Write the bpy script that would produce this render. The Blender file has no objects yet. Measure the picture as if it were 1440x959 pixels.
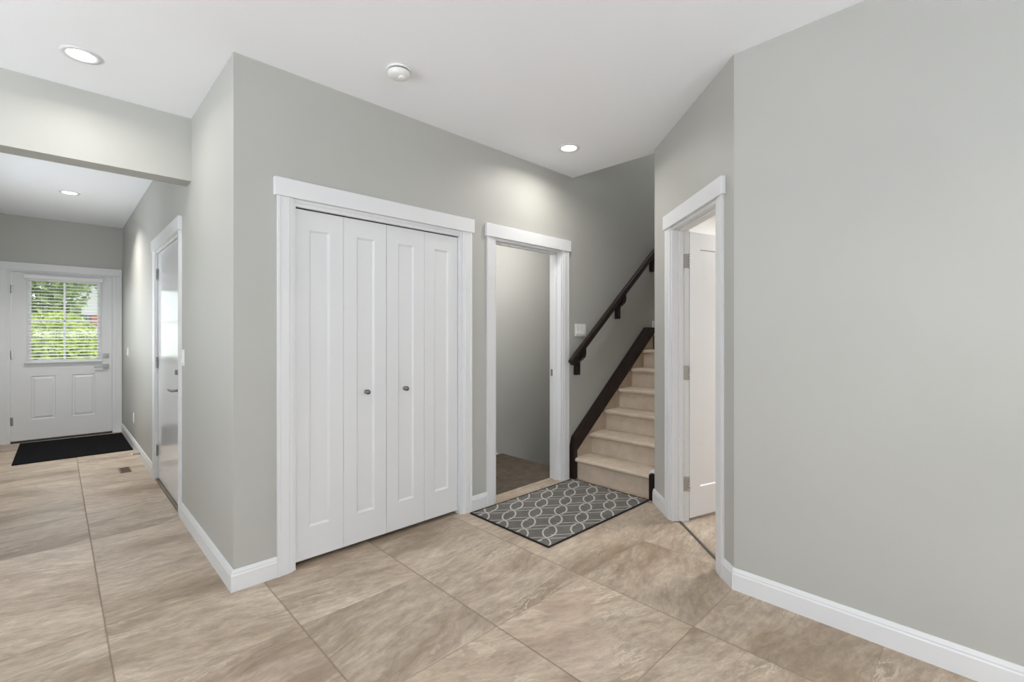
import bpy, bmesh, math, random
from mathutils import Vector, Matrix
R = math.radians
S = bpy.context.scene
C = S.collection

# ------------------------------------------------------------------ camera, world, exposure
H = 2.74                      # ceiling height
CAM_H = 1.3006
cd = bpy.data.cameras.new('camera'); cam = bpy.data.objects.new('camera', cd); C.objects.link(cam)
cam.location = (0, 0, CAM_H)
YAW = 45.8                    # heading of the view axis: forward = (cos, sin)
cam.rotation_euler = (R(90), 0, R(YAW-90))
cd.sensor_width = 36; cd.lens = 660/1440*36; cd.shift_y = -8.5/1440; cd.clip_start = 0.02; cd.clip_end = 300
S.camera = cam
w = bpy.data.worlds.new('overcast_sky'); S.world = w; w.use_nodes = True
bg = w.node_tree.nodes['Background']; bg.inputs[0].default_value = (0.90, 0.95, 1.0, 1); bg.inputs[1].default_value = 1.25
S.view_settings.view_transform = 'Standard'; S.view_settings.look = 'None'
S.view_settings.gamma = 1; S.view_settings.use_curve_mapping = False
S.view_settings.exposure = 0.38
S.cycles.use_denoising = True; S.cycles.max_bounces = 12; S.cycles.diffuse_bounces = 8
S.cycles.sample_clamp_indirect = 8

def area(name, loc, rot, sx, sy, power, col=(1, 1, 1), shape='RECTANGLE', parent=None, spread=180):
    l = bpy.data.lights.new(name, 'AREA'); l.shape = shape; l.size = sx; l.size_y = sy
    l.energy = power; l.color = col; l.spread = R(spread)
    o = bpy.data.objects.new(name, l); C.objects.link(o); o.location = loc; o.rotation_euler = rot; o.parent = parent
    return o
# daylight through the windows of the living room behind the camera
DAY = (0.87, 0.925, 1.0)
UPT = 82                      # steep upward tilt put on the window lamps to brighten the ceiling
area('daylight_back', (0.35, -4.30, 1.35), (R(90+UPT), 0, 0), 1.7, 1.6, 118, DAY)
area('daylight_back', (-2.1, -4.30, 1.35), (R(90+UPT), 0, 0), 1.7, 1.6, 118, DAY)
area('daylight_left', (-3.30, 1.9, 1.35), (R(90+72), 0, R(-90)), 2.0, 1.6, 118, DAY)
area('daylight_entry', (0.09, 8.36, 1.46), (R(-90), 0, 0), 0.6, 0.95, 2.5, DAY)
area('hall_fill', (-0.56, 5.6, 1.4), (R(90+30), 0, R(-50)), 1.3, 1.2, 13, DAY)  # fill added to brighten the hall ceiling and entry, no known source
area('stair_fill', (4.7, 2.27, 5.2), (0, 0, 0), 1.6, 0.7, 26, (0.95, 0.97, 1))       # fill added overhead to brighten the stairs, no source seen

# ------------------------------------------------------------------ materials
def mat(name, col, rough=0.6, metal=0.0, spec=0.5, coat=0.0):
    m = bpy.data.materials.new(name); m.use_nodes = True
    b = m.node_tree.nodes['Principled BSDF']
    b.inputs['Base Color'].default_value = (*col, 1); b.inputs['Roughness'].default_value = rough
    b.inputs['Metallic'].default_value = metal; b.inputs['Specular IOR Level'].default_value = spec
    b.inputs['Coat Weight'].default_value = coat
    return m
class N:
    """tiny node helper"""
    def __init__(s, m): s.m = m; s.t = m.node_tree; s.b = s.t.nodes['Principled BSDF']
    def new(s, ty, **k):
        n = s.t.nodes.new(ty)
        for a, v in k.items(): setattr(n, a, v)
        return n
    def link(s, a, b): s.t.links.new(a, b)
    def math(s, op, a, b=None, c=None):
        n = s.new('ShaderNodeMath', operation=op)
        for i, v in enumerate((a, b, c)):
            if v is None: continue
            if isinstance(v, (int, float)): n.inputs[i].default_value = v
            else: s.link(v, n.inputs[i])
        return n.outputs[0]
    def noise(s, vec, scale, detail=4, rough=0.5, dist=0.0):
        n = s.new('ShaderNodeTexNoise'); n.inputs['Scale'].default_value = scale; n.inputs['Detail'].default_value = detail
        n.inputs['Roughness'].default_value = rough; n.inputs['Distortion'].default_value = dist
        s.link(vec, n.inputs['Vector']); return n
    def mapping(s, vec, scale=(1, 1, 1), loc=(0, 0, 0), rot=(0, 0, 0)):
        n = s.new('ShaderNodeMapping'); n.inputs['Scale'].default_value = scale; n.inputs['Location'].default_value = loc
        n.inputs['Rotation'].default_value = rot; s.link(vec, n.inputs['Vector']); return n.outputs[0]
    def ramp(s, fac, stops, interp='LINEAR'):
        n = s.new('ShaderNodeValToRGB'); r = n.color_ramp; r.interpolation = interp
        while len(r.elements) < len(stops): r.elements.new(0.5)
        for e, (p, c) in zip(r.elements, stops):
            e.position = p; e.color = (*c, 1) if len(c) == 3 else c
        s.link(fac, n.inputs[0]); return n.outputs[0]
    def mix(s, fac, a, b, mode='MIX'):
        n = s.new('ShaderNodeMix', data_type='RGBA', blend_type=mode)
        for sock, v in ((n.inputs[0], fac), (n.inputs[6], a), (n.inputs[7], b)):
            if isinstance(v, (int, float)): sock.default_value = v
            elif isinstance(v, tuple): sock.default_value = (*v, 1)
            else: s.link(v, sock)
        return n.outputs[2]
    def bump(s, h, strength, dist=0.001):
        n = s.new('ShaderNodeBump'); n.inputs['Strength'].default_value = strength; n.inputs['Distance'].default_value = dist
        s.link(h, n.inputs['Height']); s.link(n.outputs[0], s.b.inputs['Normal'])
def coords(n): return n.new('ShaderNodeTexCoord').outputs['Object']

def paint(name, col, rough, bump=0.15, scale=180, spec=0.5):
    m = mat(name, col, rough, spec=spec); n = N(m); c = coords(n)
    t = n.noise(c, scale, 3); n.bump(t.outputs[0], bump, 0.0006)
    v = n.noise(c, 1.3, 2); n.link(n.mix(0.04, col, n.ramp(v.outputs[0], [(0.3, (0.3,)*3), (0.7, (1,)*3)]), 'OVERLAY'), n.b.inputs['Base Color'])
    return m
M = {}
M['wall'] = paint('greige_wall_paint', (0.455, 0.453, 0.424), 0.5, 0.12, spec=0.4)
M['ceiling'] = paint('white_ceiling_paint', (0.89, 0.905, 0.925), 0.9, 0.5, 90, spec=0.2)
M['white'] = paint('white_trim_paint', (0.73, 0.735, 0.745), 0.38, 0.03, 60, spec=0.45)
M['gloss'] = paint('white_gloss_door_paint', (0.76, 0.77, 0.78), 0.13, 0.03, 30, spec=0.6)
M['bath'] = paint('white_room_paint', (0.82, 0.82, 0.82), 0.6, 0.1)
M['nickel'] = mat('brushed_nickel', (0.33, 0.325, 0.32), 0.35, 1.0)
M['satin_hinge'] = mat('satin_nickel_hinge', (0.52, 0.515, 0.51), 0.4, 1.0)
M['knob'] = mat('dark_pewter', (0.22, 0.215, 0.21), 0.3, 1.0)
M['dark'] = mat('black_rubber_seal', (0.02, 0.02, 0.022), 0.6)
M['bronze'] = mat('brown_threshold', (0.16, 0.12, 0.085), 0.45, 0.3)
M['plate'] = mat('white_switch_plastic', (0.82, 0.82, 0.80), 0.3)
M['slatm'] = mat('white_blind_vinyl', (0.80, 0.80, 0.79), 0.4)
M['vent'] = mat('bronze_floor_register', (0.27, 0.20, 0.13), 0.45, 0.4)
M['steel'] = mat('grey_metal_strip', (0.16, 0.15, 0.14), 0.35, 0.8)

def wood():
    m = mat('espresso_wood', (0.03, 0.015, 0.012), 0.38, spec=0.3); n = N(m); c = n.mapping(coords(n), (3, 40, 40))
    t = n.noise(c, 2.5, 6, 0.6, 0.5)
    n.link(n.ramp(t.outputs[0], [(0.3, (0.007, 0.004, 0.0035)), (0.75, (0.026, 0.014, 0.012))]), n.b.inputs['Base Color'])
    n.bump(t.outputs[0], 0.1); return m
M['wood'] = wood()
def carpet(name, a, b, scale=260):
    m = mat(name, a, 1.0, spec=0.1); n = N(m); c = coords(n)
    t = n.noise(c, scale, 3, 0.7); t2 = n.noise(c, 9, 3, 0.6)
    f = n.math('ADD', n.math('MULTIPLY', t.outputs[0], 0.65), n.math('MULTIPLY', t2.outputs[0], 0.35))
    n.link(n.ramp(f, [(0.33, a), (0.66, b)]), n.b.inputs['Base Color'])
    n.bump(t.outputs[0], 0.8, 0.004); return m
M['carpet'] = carpet('beige_stair_carpet', (0.46, 0.375, 0.295), (0.70, 0.59, 0.475))
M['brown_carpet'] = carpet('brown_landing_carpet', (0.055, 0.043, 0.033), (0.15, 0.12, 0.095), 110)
M['mat_black'] = carpet('black_door_mat', (0.004, 0.004, 0.005), (0.010, 0.010, 0.012), 300)
M['rug'] = carpet('grey_rug_pile', (0.095, 0.088, 0.080), (0.215, 0.20, 0.182), 330)
M['rug_line'] = carpet('pale_rug_yarn', (0.40, 0.385, 0.36), (0.60, 0.58, 0.55), 330)
M['rug_edge'] = carpet('dark_rug_binding', (0.018, 0.016, 0.015), (0.04, 0.036, 0.034), 300)

def tile_floor():
    m = mat('slate_look_tile', (0.45, 0.35, 0.26), 0.42, spec=0.5); n = N(m); c = coords(n)
    sep = n.new('ShaderNodeSeparateXYZ'); n.link(c, sep.inputs[0])
    u = n.math('DIVIDE', n.math('SUBTRACT', sep.outputs[0], 0.160), 0.6265)
    v = n.math('DIVIDE', n.math('SUBTRACT', sep.outputs[1], 2.160), 0.612)
    iu, iv = n.math('FLOOR', u), n.math('FLOOR', v)
    fu, fv = n.math('FRACT', u), n.math('FRACT', v)
    idv = n.new('ShaderNodeCombineXYZ'); n.link(iu, idv.inputs[0]); n.link(iv, idv.inputs[1])
    wn = n.new('ShaderNodeTexWhiteNoise', noise_dimensions='3D'); n.link(idv.outputs[0], wn.inputs['Vector'])
    off = n.new('ShaderNodeVectorMath', operation='SCALE'); n.link(wn.outputs['Color'], off.inputs[0]); off.inputs['Scale'].default_value = 30
    # the grain runs along x and swings a little from tile to tile
    rot = n.new('ShaderNodeVectorRotate', rotation_type='Z_AXIS')
    n.link(c, rot.inputs['Vector']); 
    n.link(n.math('MULTIPLY', n.math('SUBTRACT', wn.outputs['Value'], 0.35), 0.75), rot.inputs['Angle'])
    add = n.new('ShaderNodeVectorMath', operation='ADD'); n.link(rot.outputs[0], add.inputs[0]); n.link(off.outputs[0], add.inputs[1])
    p = add.outputs[0]
    warp = n.noise(p, 2.2, 3, 0.55)
    wv = n.new('ShaderNodeVectorMath', operation='SCALE'); n.link(warp.outputs['Color'], wv.inputs[0]); wv.inputs['Scale'].default_value = 0.16
    add2 = n.new('ShaderNodeVectorMath', operation='ADD'); n.link(p, add2.inputs[0]); n.link(wv.outputs[0], add2.inputs[1])
    q = add2.outputs[0]
    big = n.noise(n.mapping(q, (0.8, 2.6, 1)), 1.5, 5, 0.6, 0.15)
    fine = n.noise(n.mapping(q, (2.4, 7, 1)), 4.2, 10, 0.78, 0.0)
    col = n.ramp(big.outputs[0], [(0.28, (0.27, 0.20, 0.14)), (0.40, (0.345, 0.265, 0.19)), (0.47, (0.425, 0.338, 0.258)), (0.56, (0.465, 0.378, 0.292)), (0.68, (0.54, 0.445, 0.35)), (0.82, (0.64, 0.54, 0.43))])
    fcol = n.ramp(fine.outputs[0], [(0.30, (0.18,)*3), (0.70, (0.82,)*3)])
    col = n.mix(0.62, col, fcol, 'OVERLAY')
    # broken cleft patches with a hard edge on one side, and faint rosy clouds
    cl = n.noise(n.mapping(q, (1.1, 2.4, 1), (3, 9, 0)), 1.9, 6, 0.62, 0.35)
    pf = n.ramp(cl.outputs[0], [(0.50, (0, 0, 0)), (0.60, (0.75,)*3), (0.612, (0, 0, 0))])
    col = n.mix(n.math('MULTIPLY', pf, 0.55), col, (0.27, 0.20, 0.14))
    ro = n.ramp(n.noise(p, 1.4, 3).outputs[0], [(0.5, (0, 0, 0)), (0.7, (1, 1, 1))])
    col = n.mix(n.math('MULTIPLY', ro, 0.25), col, (0.48, 0.345, 0.285))
    # rare pale cleft veins
    ve = n.noise(n.mapping(q, (0.55, 2.8, 1), (7, 3, 0)), 2.3, 7, 0.68, 0.15)
    ridge = n.math('ABSOLUTE', n.math('SUBTRACT', ve.outputs[0], 0.52))
    vm = n.ramp(ridge, [(0.0, (1, 1, 1)), (0.020, (0, 0, 0))])
    patch = n.ramp(n.noise(p, 2.4, 2).outputs[0], [(0.50, (0, 0, 0)), (0.62, (1, 1, 1))])
    vfac = n.math('MULTIPLY', n.math('MULTIPLY', vm, patch), 0.6)
    col = n.mix(vfac, col, (0.76, 0.67, 0.54))
    tint = n.ramp(wn.outputs['Value'], [(0.0, (0.86, 0.86, 0.86)), (1.0, (1.06, 1.06, 1.06))])
    col = n.mix(1.0, col, tint, 'MULTIPLY')
    # grout: the long joints along y are open and dark, the cross joints fine and pale
    du = n.math('MULTIPLY', n.math('SUBTRACT', 0.5, n.math('ABSOLUTE', n.math('SUBTRACT', fu, 0.5))), 0.6265)
    dv = n.math('MULTIPLY', n.math('SUBTRACT', 0.5, n.math('ABSOLUTE', n.math('SUBTRACT', fv, 0.5))), 0.612)
    gu = n.ramp(du, [(0.0022, (1, 1, 1)), (0.0042, (0, 0, 0))])
    gv = n.ramp(dv, [(0.0012, (1, 1, 1)), (0.0028, (0, 0, 0))])
    col = n.mix(n.math('MULTIPLY', gv, 0.45), col, (0.30, 0.23, 0.16))
    col = n.mix(n.math('MULTIPLY', gu, 0.85), col, (0.24, 0.17, 0.115))
    n.link(col, n.b.inputs['Base Color'])
    g = n.math('MAXIMUM', gu, gv)
    hgt = n.math('SUBTRACT', n.math('ADD', fine.outputs[0], n.math('MULTIPLY', vfac, 0.5)), n.math('MULTIPLY', g, 1.5))
    n.bump(hgt, 0.5, 0.004)
    n.link(n.math('ADD', n.math('MULTIPLY', fine.outputs[0], 0.25), 0.30), n.b.inputs['Roughness'])
    return m
M['tile'] = tile_floor()
def glassm():
    m = bpy.data.materials.new('window_glass'); m.use_nodes = True; t = m.node_tree; t.nodes.clear()
    o = t.nodes.new('ShaderNodeOutputMaterial'); mx = t.nodes.new('ShaderNodeMixShader'); a = t.nodes.new('ShaderNodeBsdfTransparent'); g = t.nodes.new('ShaderNodeBsdfGlossy')
    g.inputs['Roughness'].default_value = 0.02; mx.inputs[0].default_value = 0.012
    t.links.new(a.outputs[0], mx.inputs[1]); t.links.new(g.outputs[0], mx.inputs[2]); t.links.new(mx.outputs[0], o.inputs[0]); return m
M['glass'] = glassm()
def emis(name, col, st):
    m = bpy.data.materials.new(name); m.use_nodes = True; b = m.node_tree.nodes['Principled BSDF']
    b.inputs['Base Color'].default_value = (0.9, 0.9, 0.9, 1); b.inputs['Emission Color'].default_value = (*col, 1); b.inputs['Emission Strength'].default_value = st
    return m
M['lens'] = emis('lit_lamp_lens', (1, 0.97, 0.90), 9)
M['dome'] = emis('lit_frosted_dome', (1, 0.97, 0.92), 1.5)

# ------------------------------------------------------------------ builders
def bm_new(): return bmesh.new()
def box(bm, x0, x1, y0, y1, z0, z1, mi=0):
    vs = [bm.verts.new(p) for p in ((x0,y0,z0),(x1,y0,z0),(x1,y1,z0),(x0,y1,z0),(x0,y0,z1),(x1,y0,z1),(x1,y1,z1),(x0,y1,z1))]
    fs = []
    for f in ((0,3,2,1),(4,5,6,7),(0,1,5,4),(1,2,6,5),(2,3,7,6),(3,0,4,7)):
        fc = bm.faces.new([vs[i] for i in f]); fc.material_index = mi; fs.append(fc)
    return bm
def prism(bm, pts, axis, a, b, mi=0):
    """extrude a closed 2-D outline along an axis from a to b. axis 'x': pts are (y,z); 'y': (x,z); 'z': (x,y)"""
    def P(p, t): return {'x': (t, p[0], p[1]), 'y': (p[0], t, p[1]), 'z': (p[0], p[1], t)}[axis]
    v0 = [bm.verts.new(P(p, a)) for p in pts]; v1 = [bm.verts.new(P(p, b)) for p in pts]
    n = len(pts); fs = [bm.faces.new(v0), bm.faces.new(v1[::-1])]
    for i in range(n): fs.append(bm.faces.new((v0[i], v0[(i+1) % n], v1[(i+1) % n], v1[i])))
    for f in fs: f.material_index = mi
    bmesh.ops.recalc_face_normals(bm, faces=fs)
    return bm
def lathe(bm, prof, origin=(0,0,0), axis='z', seg=32, mi=0):
    """profile list of (radius, height)"""
    rings = []
    for r, h in prof:
        ring = []
        for k in range(seg):
            t = 2*math.pi*k/seg; a, b = r*math.cos(t), r*math.sin(t)
            p = {'z': (a, b, h), 'y': (a, h, b), 'x': (h, a, b)}[axis]
            ring.append(bm.verts.new((p[0]+origin[0], p[1]+origin[1], p[2]+origin[2])))
        rings.append(ring)
    fs = []
    for i in range(len(rings)-1):
        for k in range(seg):
            fs.append(bm.faces.new((rings[i][k], rings[i][(k+1) % seg], rings[i+1][(k+1) % seg], rings[i+1][k])))
    fs.append(bm.faces.new(rings[0][::-1])); fs.append(bm.faces.new(rings[-1]))
    for f in fs: f.material_index = mi; f.smooth = True
    bmesh.ops.recalc_face_normals(bm, faces=fs)
    return bm
def tube(bm, pts, r, seg=12):
    pts = [Vector(p) for p in pts]; rings = []
    for i, p in enumerate(pts):
        d = ((pts[min(i+1, len(pts)-1)] - pts[max(i-1, 0)])).normalized()
        up = Vector((0, 0, 1)) if abs(d.z) < 0.9 else Vector((1, 0, 0))
        a = d.cross(up).normalized(); b = d.cross(a)
        rr = r[i] if isinstance(r, (list, tuple)) else r
        rings.append([bm.verts.new(p + a*rr*math.cos(2*math.pi*k/seg) + b*rr*math.sin(2*math.pi*k/seg)) for k in range(seg)])
    fs = []
    for i in range(len(rings)-1):
        for k in range(seg): fs.append(bm.faces.new((rings[i][k], rings[i][(k+1) % seg], rings[i+1][(k+1) % seg], rings[i+1][k])))
    fs.append(bm.faces.new(rings[0][::-1])); fs.append(bm.faces.new(rings[-1]))
    for f in fs: f.smooth = True
    bmesh.ops.recalc_face_normals(bm, faces=fs); return bm
def obj(name, bm, mats, parent=None, loc=None, rotz=0, bevel=0, kind=None, label=None):
    me = bpy.data.meshes.new(name); bm.normal_update(); bm.to_mesh(me); bm.free()
    for m in (mats if isinstance(mats, (list, tuple)) else [mats]): me.materials.append(m)
    o = bpy.data.objects.new(name, me); C.objects.link(o); o.parent = parent
    if loc: o.location = loc
    if rotz: o.rotation_euler = (0, 0, rotz)
    if bevel:
        b = o.modifiers.new('bevel', 'BEVEL'); b.width = bevel; b.segments = 2; b.limit_method = 'ANGLE'; b.angle_limit = R(40); b.harden_normals = False
    if kind: o['kind'] = kind
    if label: o['label'] = label
    return o
def tag(o, label=None, cat=None, group=None, kind=None):
    if label: o['label'] = label
    if cat: o['category'] = cat
    if group: o['group'] = group
    if kind: o['kind'] = kind
    return o
def thing(name, label, cat, loc=(0,0,0), rotz=0, group=None, kind=None):
    o = bpy.data.objects.new(name, None); C.objects.link(o); o.location = loc; o.rotation_euler = (0, 0, rotz); o.empty_display_size = 0.1
    return tag(o, label, cat, group, kind)
def struct(name, bm, m, label, cat, bevel=0, loc=None, rotz=0):
    return tag(obj(name, bm, m, None, loc, rotz, bevel), label, cat, kind='structure')

# ------------------------------------------------------------------ plan (metres)
XH, YF, YE = 0.648, 2.696, 8.20          # hall wall plane, closet wall plane, entry wall plane
T = 0.13                                 # wall thickness
XR = 2.495                               # right wall plane
A0, B0 = Vector((2.495, 0.932)), Vector((3.333, 1.840))   # the angled wall's ends
YS = 1.84                                # stair side wall plane
XC = 3.40                                # edge of the ceiling at the stairwell
UP = 5.3                                 # top of the stairwell
CL = (0.934, 2.117, 2.052)               # closet opening x0 x1 top
BD = (2.430, 3.246, 2.052)               # basement doorway
SD = (4.135, 5.265, 2.052)               # side door opening y0 y1 top
ED = (-0.405, 0.560, 2.085)              # entry door opening

# floor (one slab, open at the basement stairs)
f = bm_new()
box(f, -3.5, 6.6, -4.5, 2.826, -0.1, 0); box(f, -3.5, 2.30, 2.826, 8.5, -0.1, 0)
struct('floor', f, M['tile'], 'beige and brown slate look tiled floor with fine grout lines', 'floor')
M['bounce_carpet'] = carpet('pale_bounce_carpet', (0.62, 0.61, 0.60), (0.78, 0.77, 0.76))  # unseen pale floor, added to bounce neutral light onto the ceiling
f = bm_new(); box(f, -3.36, XR, -4.36, -0.7, 0.0, 0.012)
struct('floor_bounce', f, M['bounce_carpet'], 'pale carpet added behind the viewer to bounce light upwards', 'floor')
# ceilings
f = bm_new(); box(f, -3.5, XC, -4.5, 8.4, H, H+0.15)
struct('ceiling', f, M['ceiling'], 'flat white ceiling over the foyer and hall', 'ceiling')
f = bm_new(); box(f, XC-0.05, 6.2, 1.6, 3.0, UP, UP+0.1)
struct('ceiling_stairwell', f, M['ceiling'], 'white ceiling high over the stairwell, out of view', 'ceiling')
# closet wall
f = bm_new()
def wall_x(f, y0, y1, x0, x1, z1, openings):
    """wall running along x with openings (x0,x1,top)"""
    cur = x0
    for a, b, t in openings:
        box(f, cur, a, y0, y1, 0, z1); box(f, a, b, y0, y1, t, z1); cur = b
    box(f, cur, x1, y0, y1, 0, z1)
wall_x(f, YF, YF+T, XH, XC, H, [CL, BD])
box(f, XC, 6.1, YF, YF+T, -2.6, UP)
struct('wall_front', f, M['wall'], 'greige wall holding the white closet doors and basement doorway', 'wall')
# hall wall (runs along y)
f = bm_new()
box(f, XH, XH+T, YF+T, SD[0], 0, H); box(f, XH, XH+T, SD[0], SD[1], SD[2], H); box(f, XH, XH+T, SD[1], YE, 0, H)
struct('wall_hall', f, M['wall'], 'greige hall wall running back to the entry door', 'wall')
# entry wall
f = bm_new()
wall_x(f, YE, YE+0.16, -0.78, XH+T, H, [ED])
struct('wall_entry', f, M['wall'], 'grey wall above and around the front entry door', 'wall')
f = bm_new(); box(f, -0.78, -0.62, 3.88, 4.9, 0, H); box(f, -0.78, -0.62, 6.3, YE, 0, H); box(f, -0.78, -0.62, 4.9, 6.3, 0, 0.7); box(f, -0.78, -0.62, 4.9, 6.3, 2.1, H); struct('wall_hall_left', f, M['wall'], 'greige wall on the far side of the hall, out of view', 'wall')
# beam across the hall mouth
f = bm_new(); box(f, -0.62, XH, 3.73, 3.885, 2.324, H); box(f, -3.5, -0.62, 3.73, 3.885, 0, H)
struct('wall_beam', f, M['wall'], 'greige dropped beam across the mouth of the entry hall', 'beam')
# left, back, right walls of the room behind the camera, with window openings
f = bm_new()
box(f, -3.5, -3.36, -4.5, 3.73, 0, 0.5); box(f, -3.5, -3.36, -4.5, 3.73, 2.4, H); box(f, -3.5, -3.36, -4.5, 0.9, 0.5, 2.4); box(f, -3.5, -3.36, 2.9, 3.73, 0.5, 2.4)
struct('wall_left', f, M['wall'], 'greige wall with a wide window behind the viewer, out of view', 'wall')
f = bm_new()
box(f, -3.36, 2.62, -4.5, -4.36, 0, 0.5); box(f, -3.36, 2.62, -4.5, -4.36, 2.4, H)
for a, b in ((-3.36, -2.95), (-1.25, -0.5), (1.2, 2.62)): box(f, a, b, -4.5, -4.36, 0.5, 2.4)
struct('wall_back', f, M['wall'], 'greige wall with two windows behind the viewer, out of view', 'wall')
f = bm_new(); prism(f, [(XR, -4.36), (XR, A0.y), (XR+0.125, A0.y-0.055), (XR+0.125, -4.36)], 'z', 0, H)
struct('wall_right', f, M['wall'], 'large blank greige wall filling the right side', 'wall')
# angled wall with a doorway; local frame: x from A0 towards B0, y into the other room
dA = (B0-A0); LA = dA.length; dA.normalize(); angA = math.atan2(dA.y, dA.x)
nA = Vector((dA.y, -dA.x))               # into the room beyond
BO = (0.185, 0.885, 2.052)
# local +y must point along -nA for a right-handed frame, so "into the room beyond" is local -y
f = bm_new()
for a, b, z0, z1 in ((0, BO[0], 0, H), (BO[0], BO[1], BO[2], H), (BO[1], LA, 0, H)): box(f, a, b, -0.12, 0, z0, z1)
struct('wall_angled', f, M['wall'], 'narrow angled greige wall around the half open white door', 'wall', loc=(A0.x, A0.y, 0), rotz=angA)
# stair side wall
f = bm_new(); prism(f, [(B0.x, YS), (6.1, YS), (6.1, YS-0.12), (B0.x+0.03, YS-0.12)], 'z', 0, H)
box(f, XC, 6.1, YS-0.12, YS, H, UP)
struct('wall_stair_side', f, M['wall'], 'grey wall closing the right side of the staircase', 'wall')
f = bm_new(); box(f, 6.0, 6.12, YS, YF, 0, UP)
struct('wall_stair_end', f, M['wall'], 'grey wall at the end of the stair landing', 'wall')
f = bm_new(); box(f, XC-0.12, XC, YS-0.12, YF+T, H+0.15, UP)
struct('wall_upper', f, M['wall'], 'wall over the ceiling edge inside the stairwell, out of view', 'wall')
# room beyond the angled wall
f = bm_new(); box(f, XR+0.125, 6.1, -1.3, -1.2, 0, H); box(f, 6.0, 6.1, -1.2, YS-0.12, 0, H); box(f, B0.x+0.12, 6.0, YS-0.13, YS-0.12, 0, H)
struct('wall_washroom', f, M['bath'], 'white walls of the small room behind the half open door', 'wall')
f = bm_new(); box(f, XC, 6.1, -1.3, YS-0.12, 2.44, 2.5); box(f, XR+0.125, XC, -1.3, 0.95, H-0.02, H)
struct('ceiling_washroom', f, M['ceiling'], 'white ceiling of the small room behind the half open door', 'ceiling')
# closet interior and basement stair shell
f = bm_new(); box(f, XH+T, 2.30, 3.45, 3.55, 0, H); box(f, 2.20, 2.30, YF+T, 3.45, 0, H)
struct('wall_closet', f, M['bath'], 'white back of the closet behind the bifold doors, out of view', 'wall')
f = bm_new(); box(f, 2.20, 6.1, 3.77, 3.9, -2.7, H); box(f, 2.2, 2.30, 3.55, 3.77, -2.7, H); box(f, 6.0, 6.1, YF+T, 3.77, -2.7, H)
box(f, 2.30, 3.5, YF+T, YF+T+0.005, -2.6, -0.1)
struct('wall_basement', f, M['wall'], 'greige wall seen through the basement doorway', 'wall')
f = bm_new(); box(f, XC, 6.1, YF+T, 3.9, H, H+0.1)
struct('ceiling_basement', f, M['ceiling'], 'white ceiling over the basement stairs, out of view', 'ceiling')

# ------------------------------------------------------------------ baseboards
def base_prof(h=0.108, t=0.015):
    return [(0, 0), (t, 0), (t, h*0.74), (t*0.80, h*0.80), (t*0.80, h*0.86), (t*0.45, h), (0, h)]
def run(bm, p0, p1, h=0.108, t=0.015, z=0.0, m0=0.0, m1=0.0, slope=0.0):
    """baseboard from p0 to p1, proud towards the left of p0->p1; m0/m1 mitre tangents (extra length at full depth)"""
    p0 = Vector(p0); p1 = Vector(p1); d = (p1-p0).normalized(); n = Vector((-d.y, d.x)); pr = base_prof(h, t)
    v0 = [bm.verts.new((*(p0 + n*o - d*m0*o), z+k)) for o, k in pr]; v1 = [bm.verts.new((*(p1 + n*o + d*m1*o), z+slope+k)) for o, k in pr]
    fs = [bm.faces.new(v0), bm.faces.new(v1[::-1])]; n_ = len(pr)
    for i in range(n_): fs.append(bm.faces.new((v0[i], v0[(i+1) % n_], v1[(i+1) % n_], v1[i])))
    bmesh.ops.recalc_face_normals(bm, faces=fs)
CW = 0.080                                # casing width
f = bm_new(); run(f, (XH, SD[0]-CW), (XH, YF), m1=-0) if False else None
# left of direction: walking -y->... hall wall faces -x, walk towards +y
run(f, (XH, YF), (XH, SD[0]-CW), m0=1.0)
run(f, (XH, SD[1]+CW), (XH, YE))
struct('baseboard_hall', f, M['white'], 'white baseboard along the hall wall', 'baseboard')
f = bm_new(); run(f, (CL[0]-CW, YF), (XH, YF), m1=1.0)      # faces -y: walk towards -x, left is -y
run(f, (BD[0]-CW, YF), (CL[1]+CW, YF))
struct('baseboard_front', f, M['white'], 'white baseboard pieces beside the closet casing', 'baseboard')
f = bm_new(); run(f, (XR, -4.36), (XR, A0.y), m1=-math.tan(R((90-math.degrees(angA))/2)) if False else 0.39)
struct('baseboard_right', f, M['white'], 'long white baseboard along the blank right wall', 'baseboard')
f = bm_new(); run(f, A0, A0+dA*(BO[0]-CW), m0=0.0); run(f, A0+dA*(BO[1]+CW), B0, m1=0.42)
struct('baseboard_angled', f, M['white'], 'short white baseboards either side of the angled doorway', 'baseboard')
f = bm_new(); run(f, (XH-0.02, YE), (0.56+CW, YE)) if XH-0.02 > 0.56+CW+0.01 else None
f.free()
f = bm_new(); run(f, (6.0, 3.77), (2.30, 3.77), h=0.09) if False else None
# skirt board on the basement back wall: level over the landing, then falling with the steps
box(f, 2.30, 3.40, 3.755, 3.769, 0.0, 0.05)
prism(f, [(3.40, -0.06), (3.40, 0.05), (6.0, 0.05-2.6*0.8), (6.0, -0.1-2.6*0.8)], 'y', 3.755, 3.769)
struct('baseboard_basement', f, M['white'], 'white skirt board beyond the brown carpet of the basement landing', 'baseboard')
f = bm_new(); run(f, (6.0, YF), (4.83, YF), z=1.335, h=0.125)
struct('baseboard_landing', f, M['white'], 'white baseboard at the top stair landing', 'baseboard')

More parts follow.
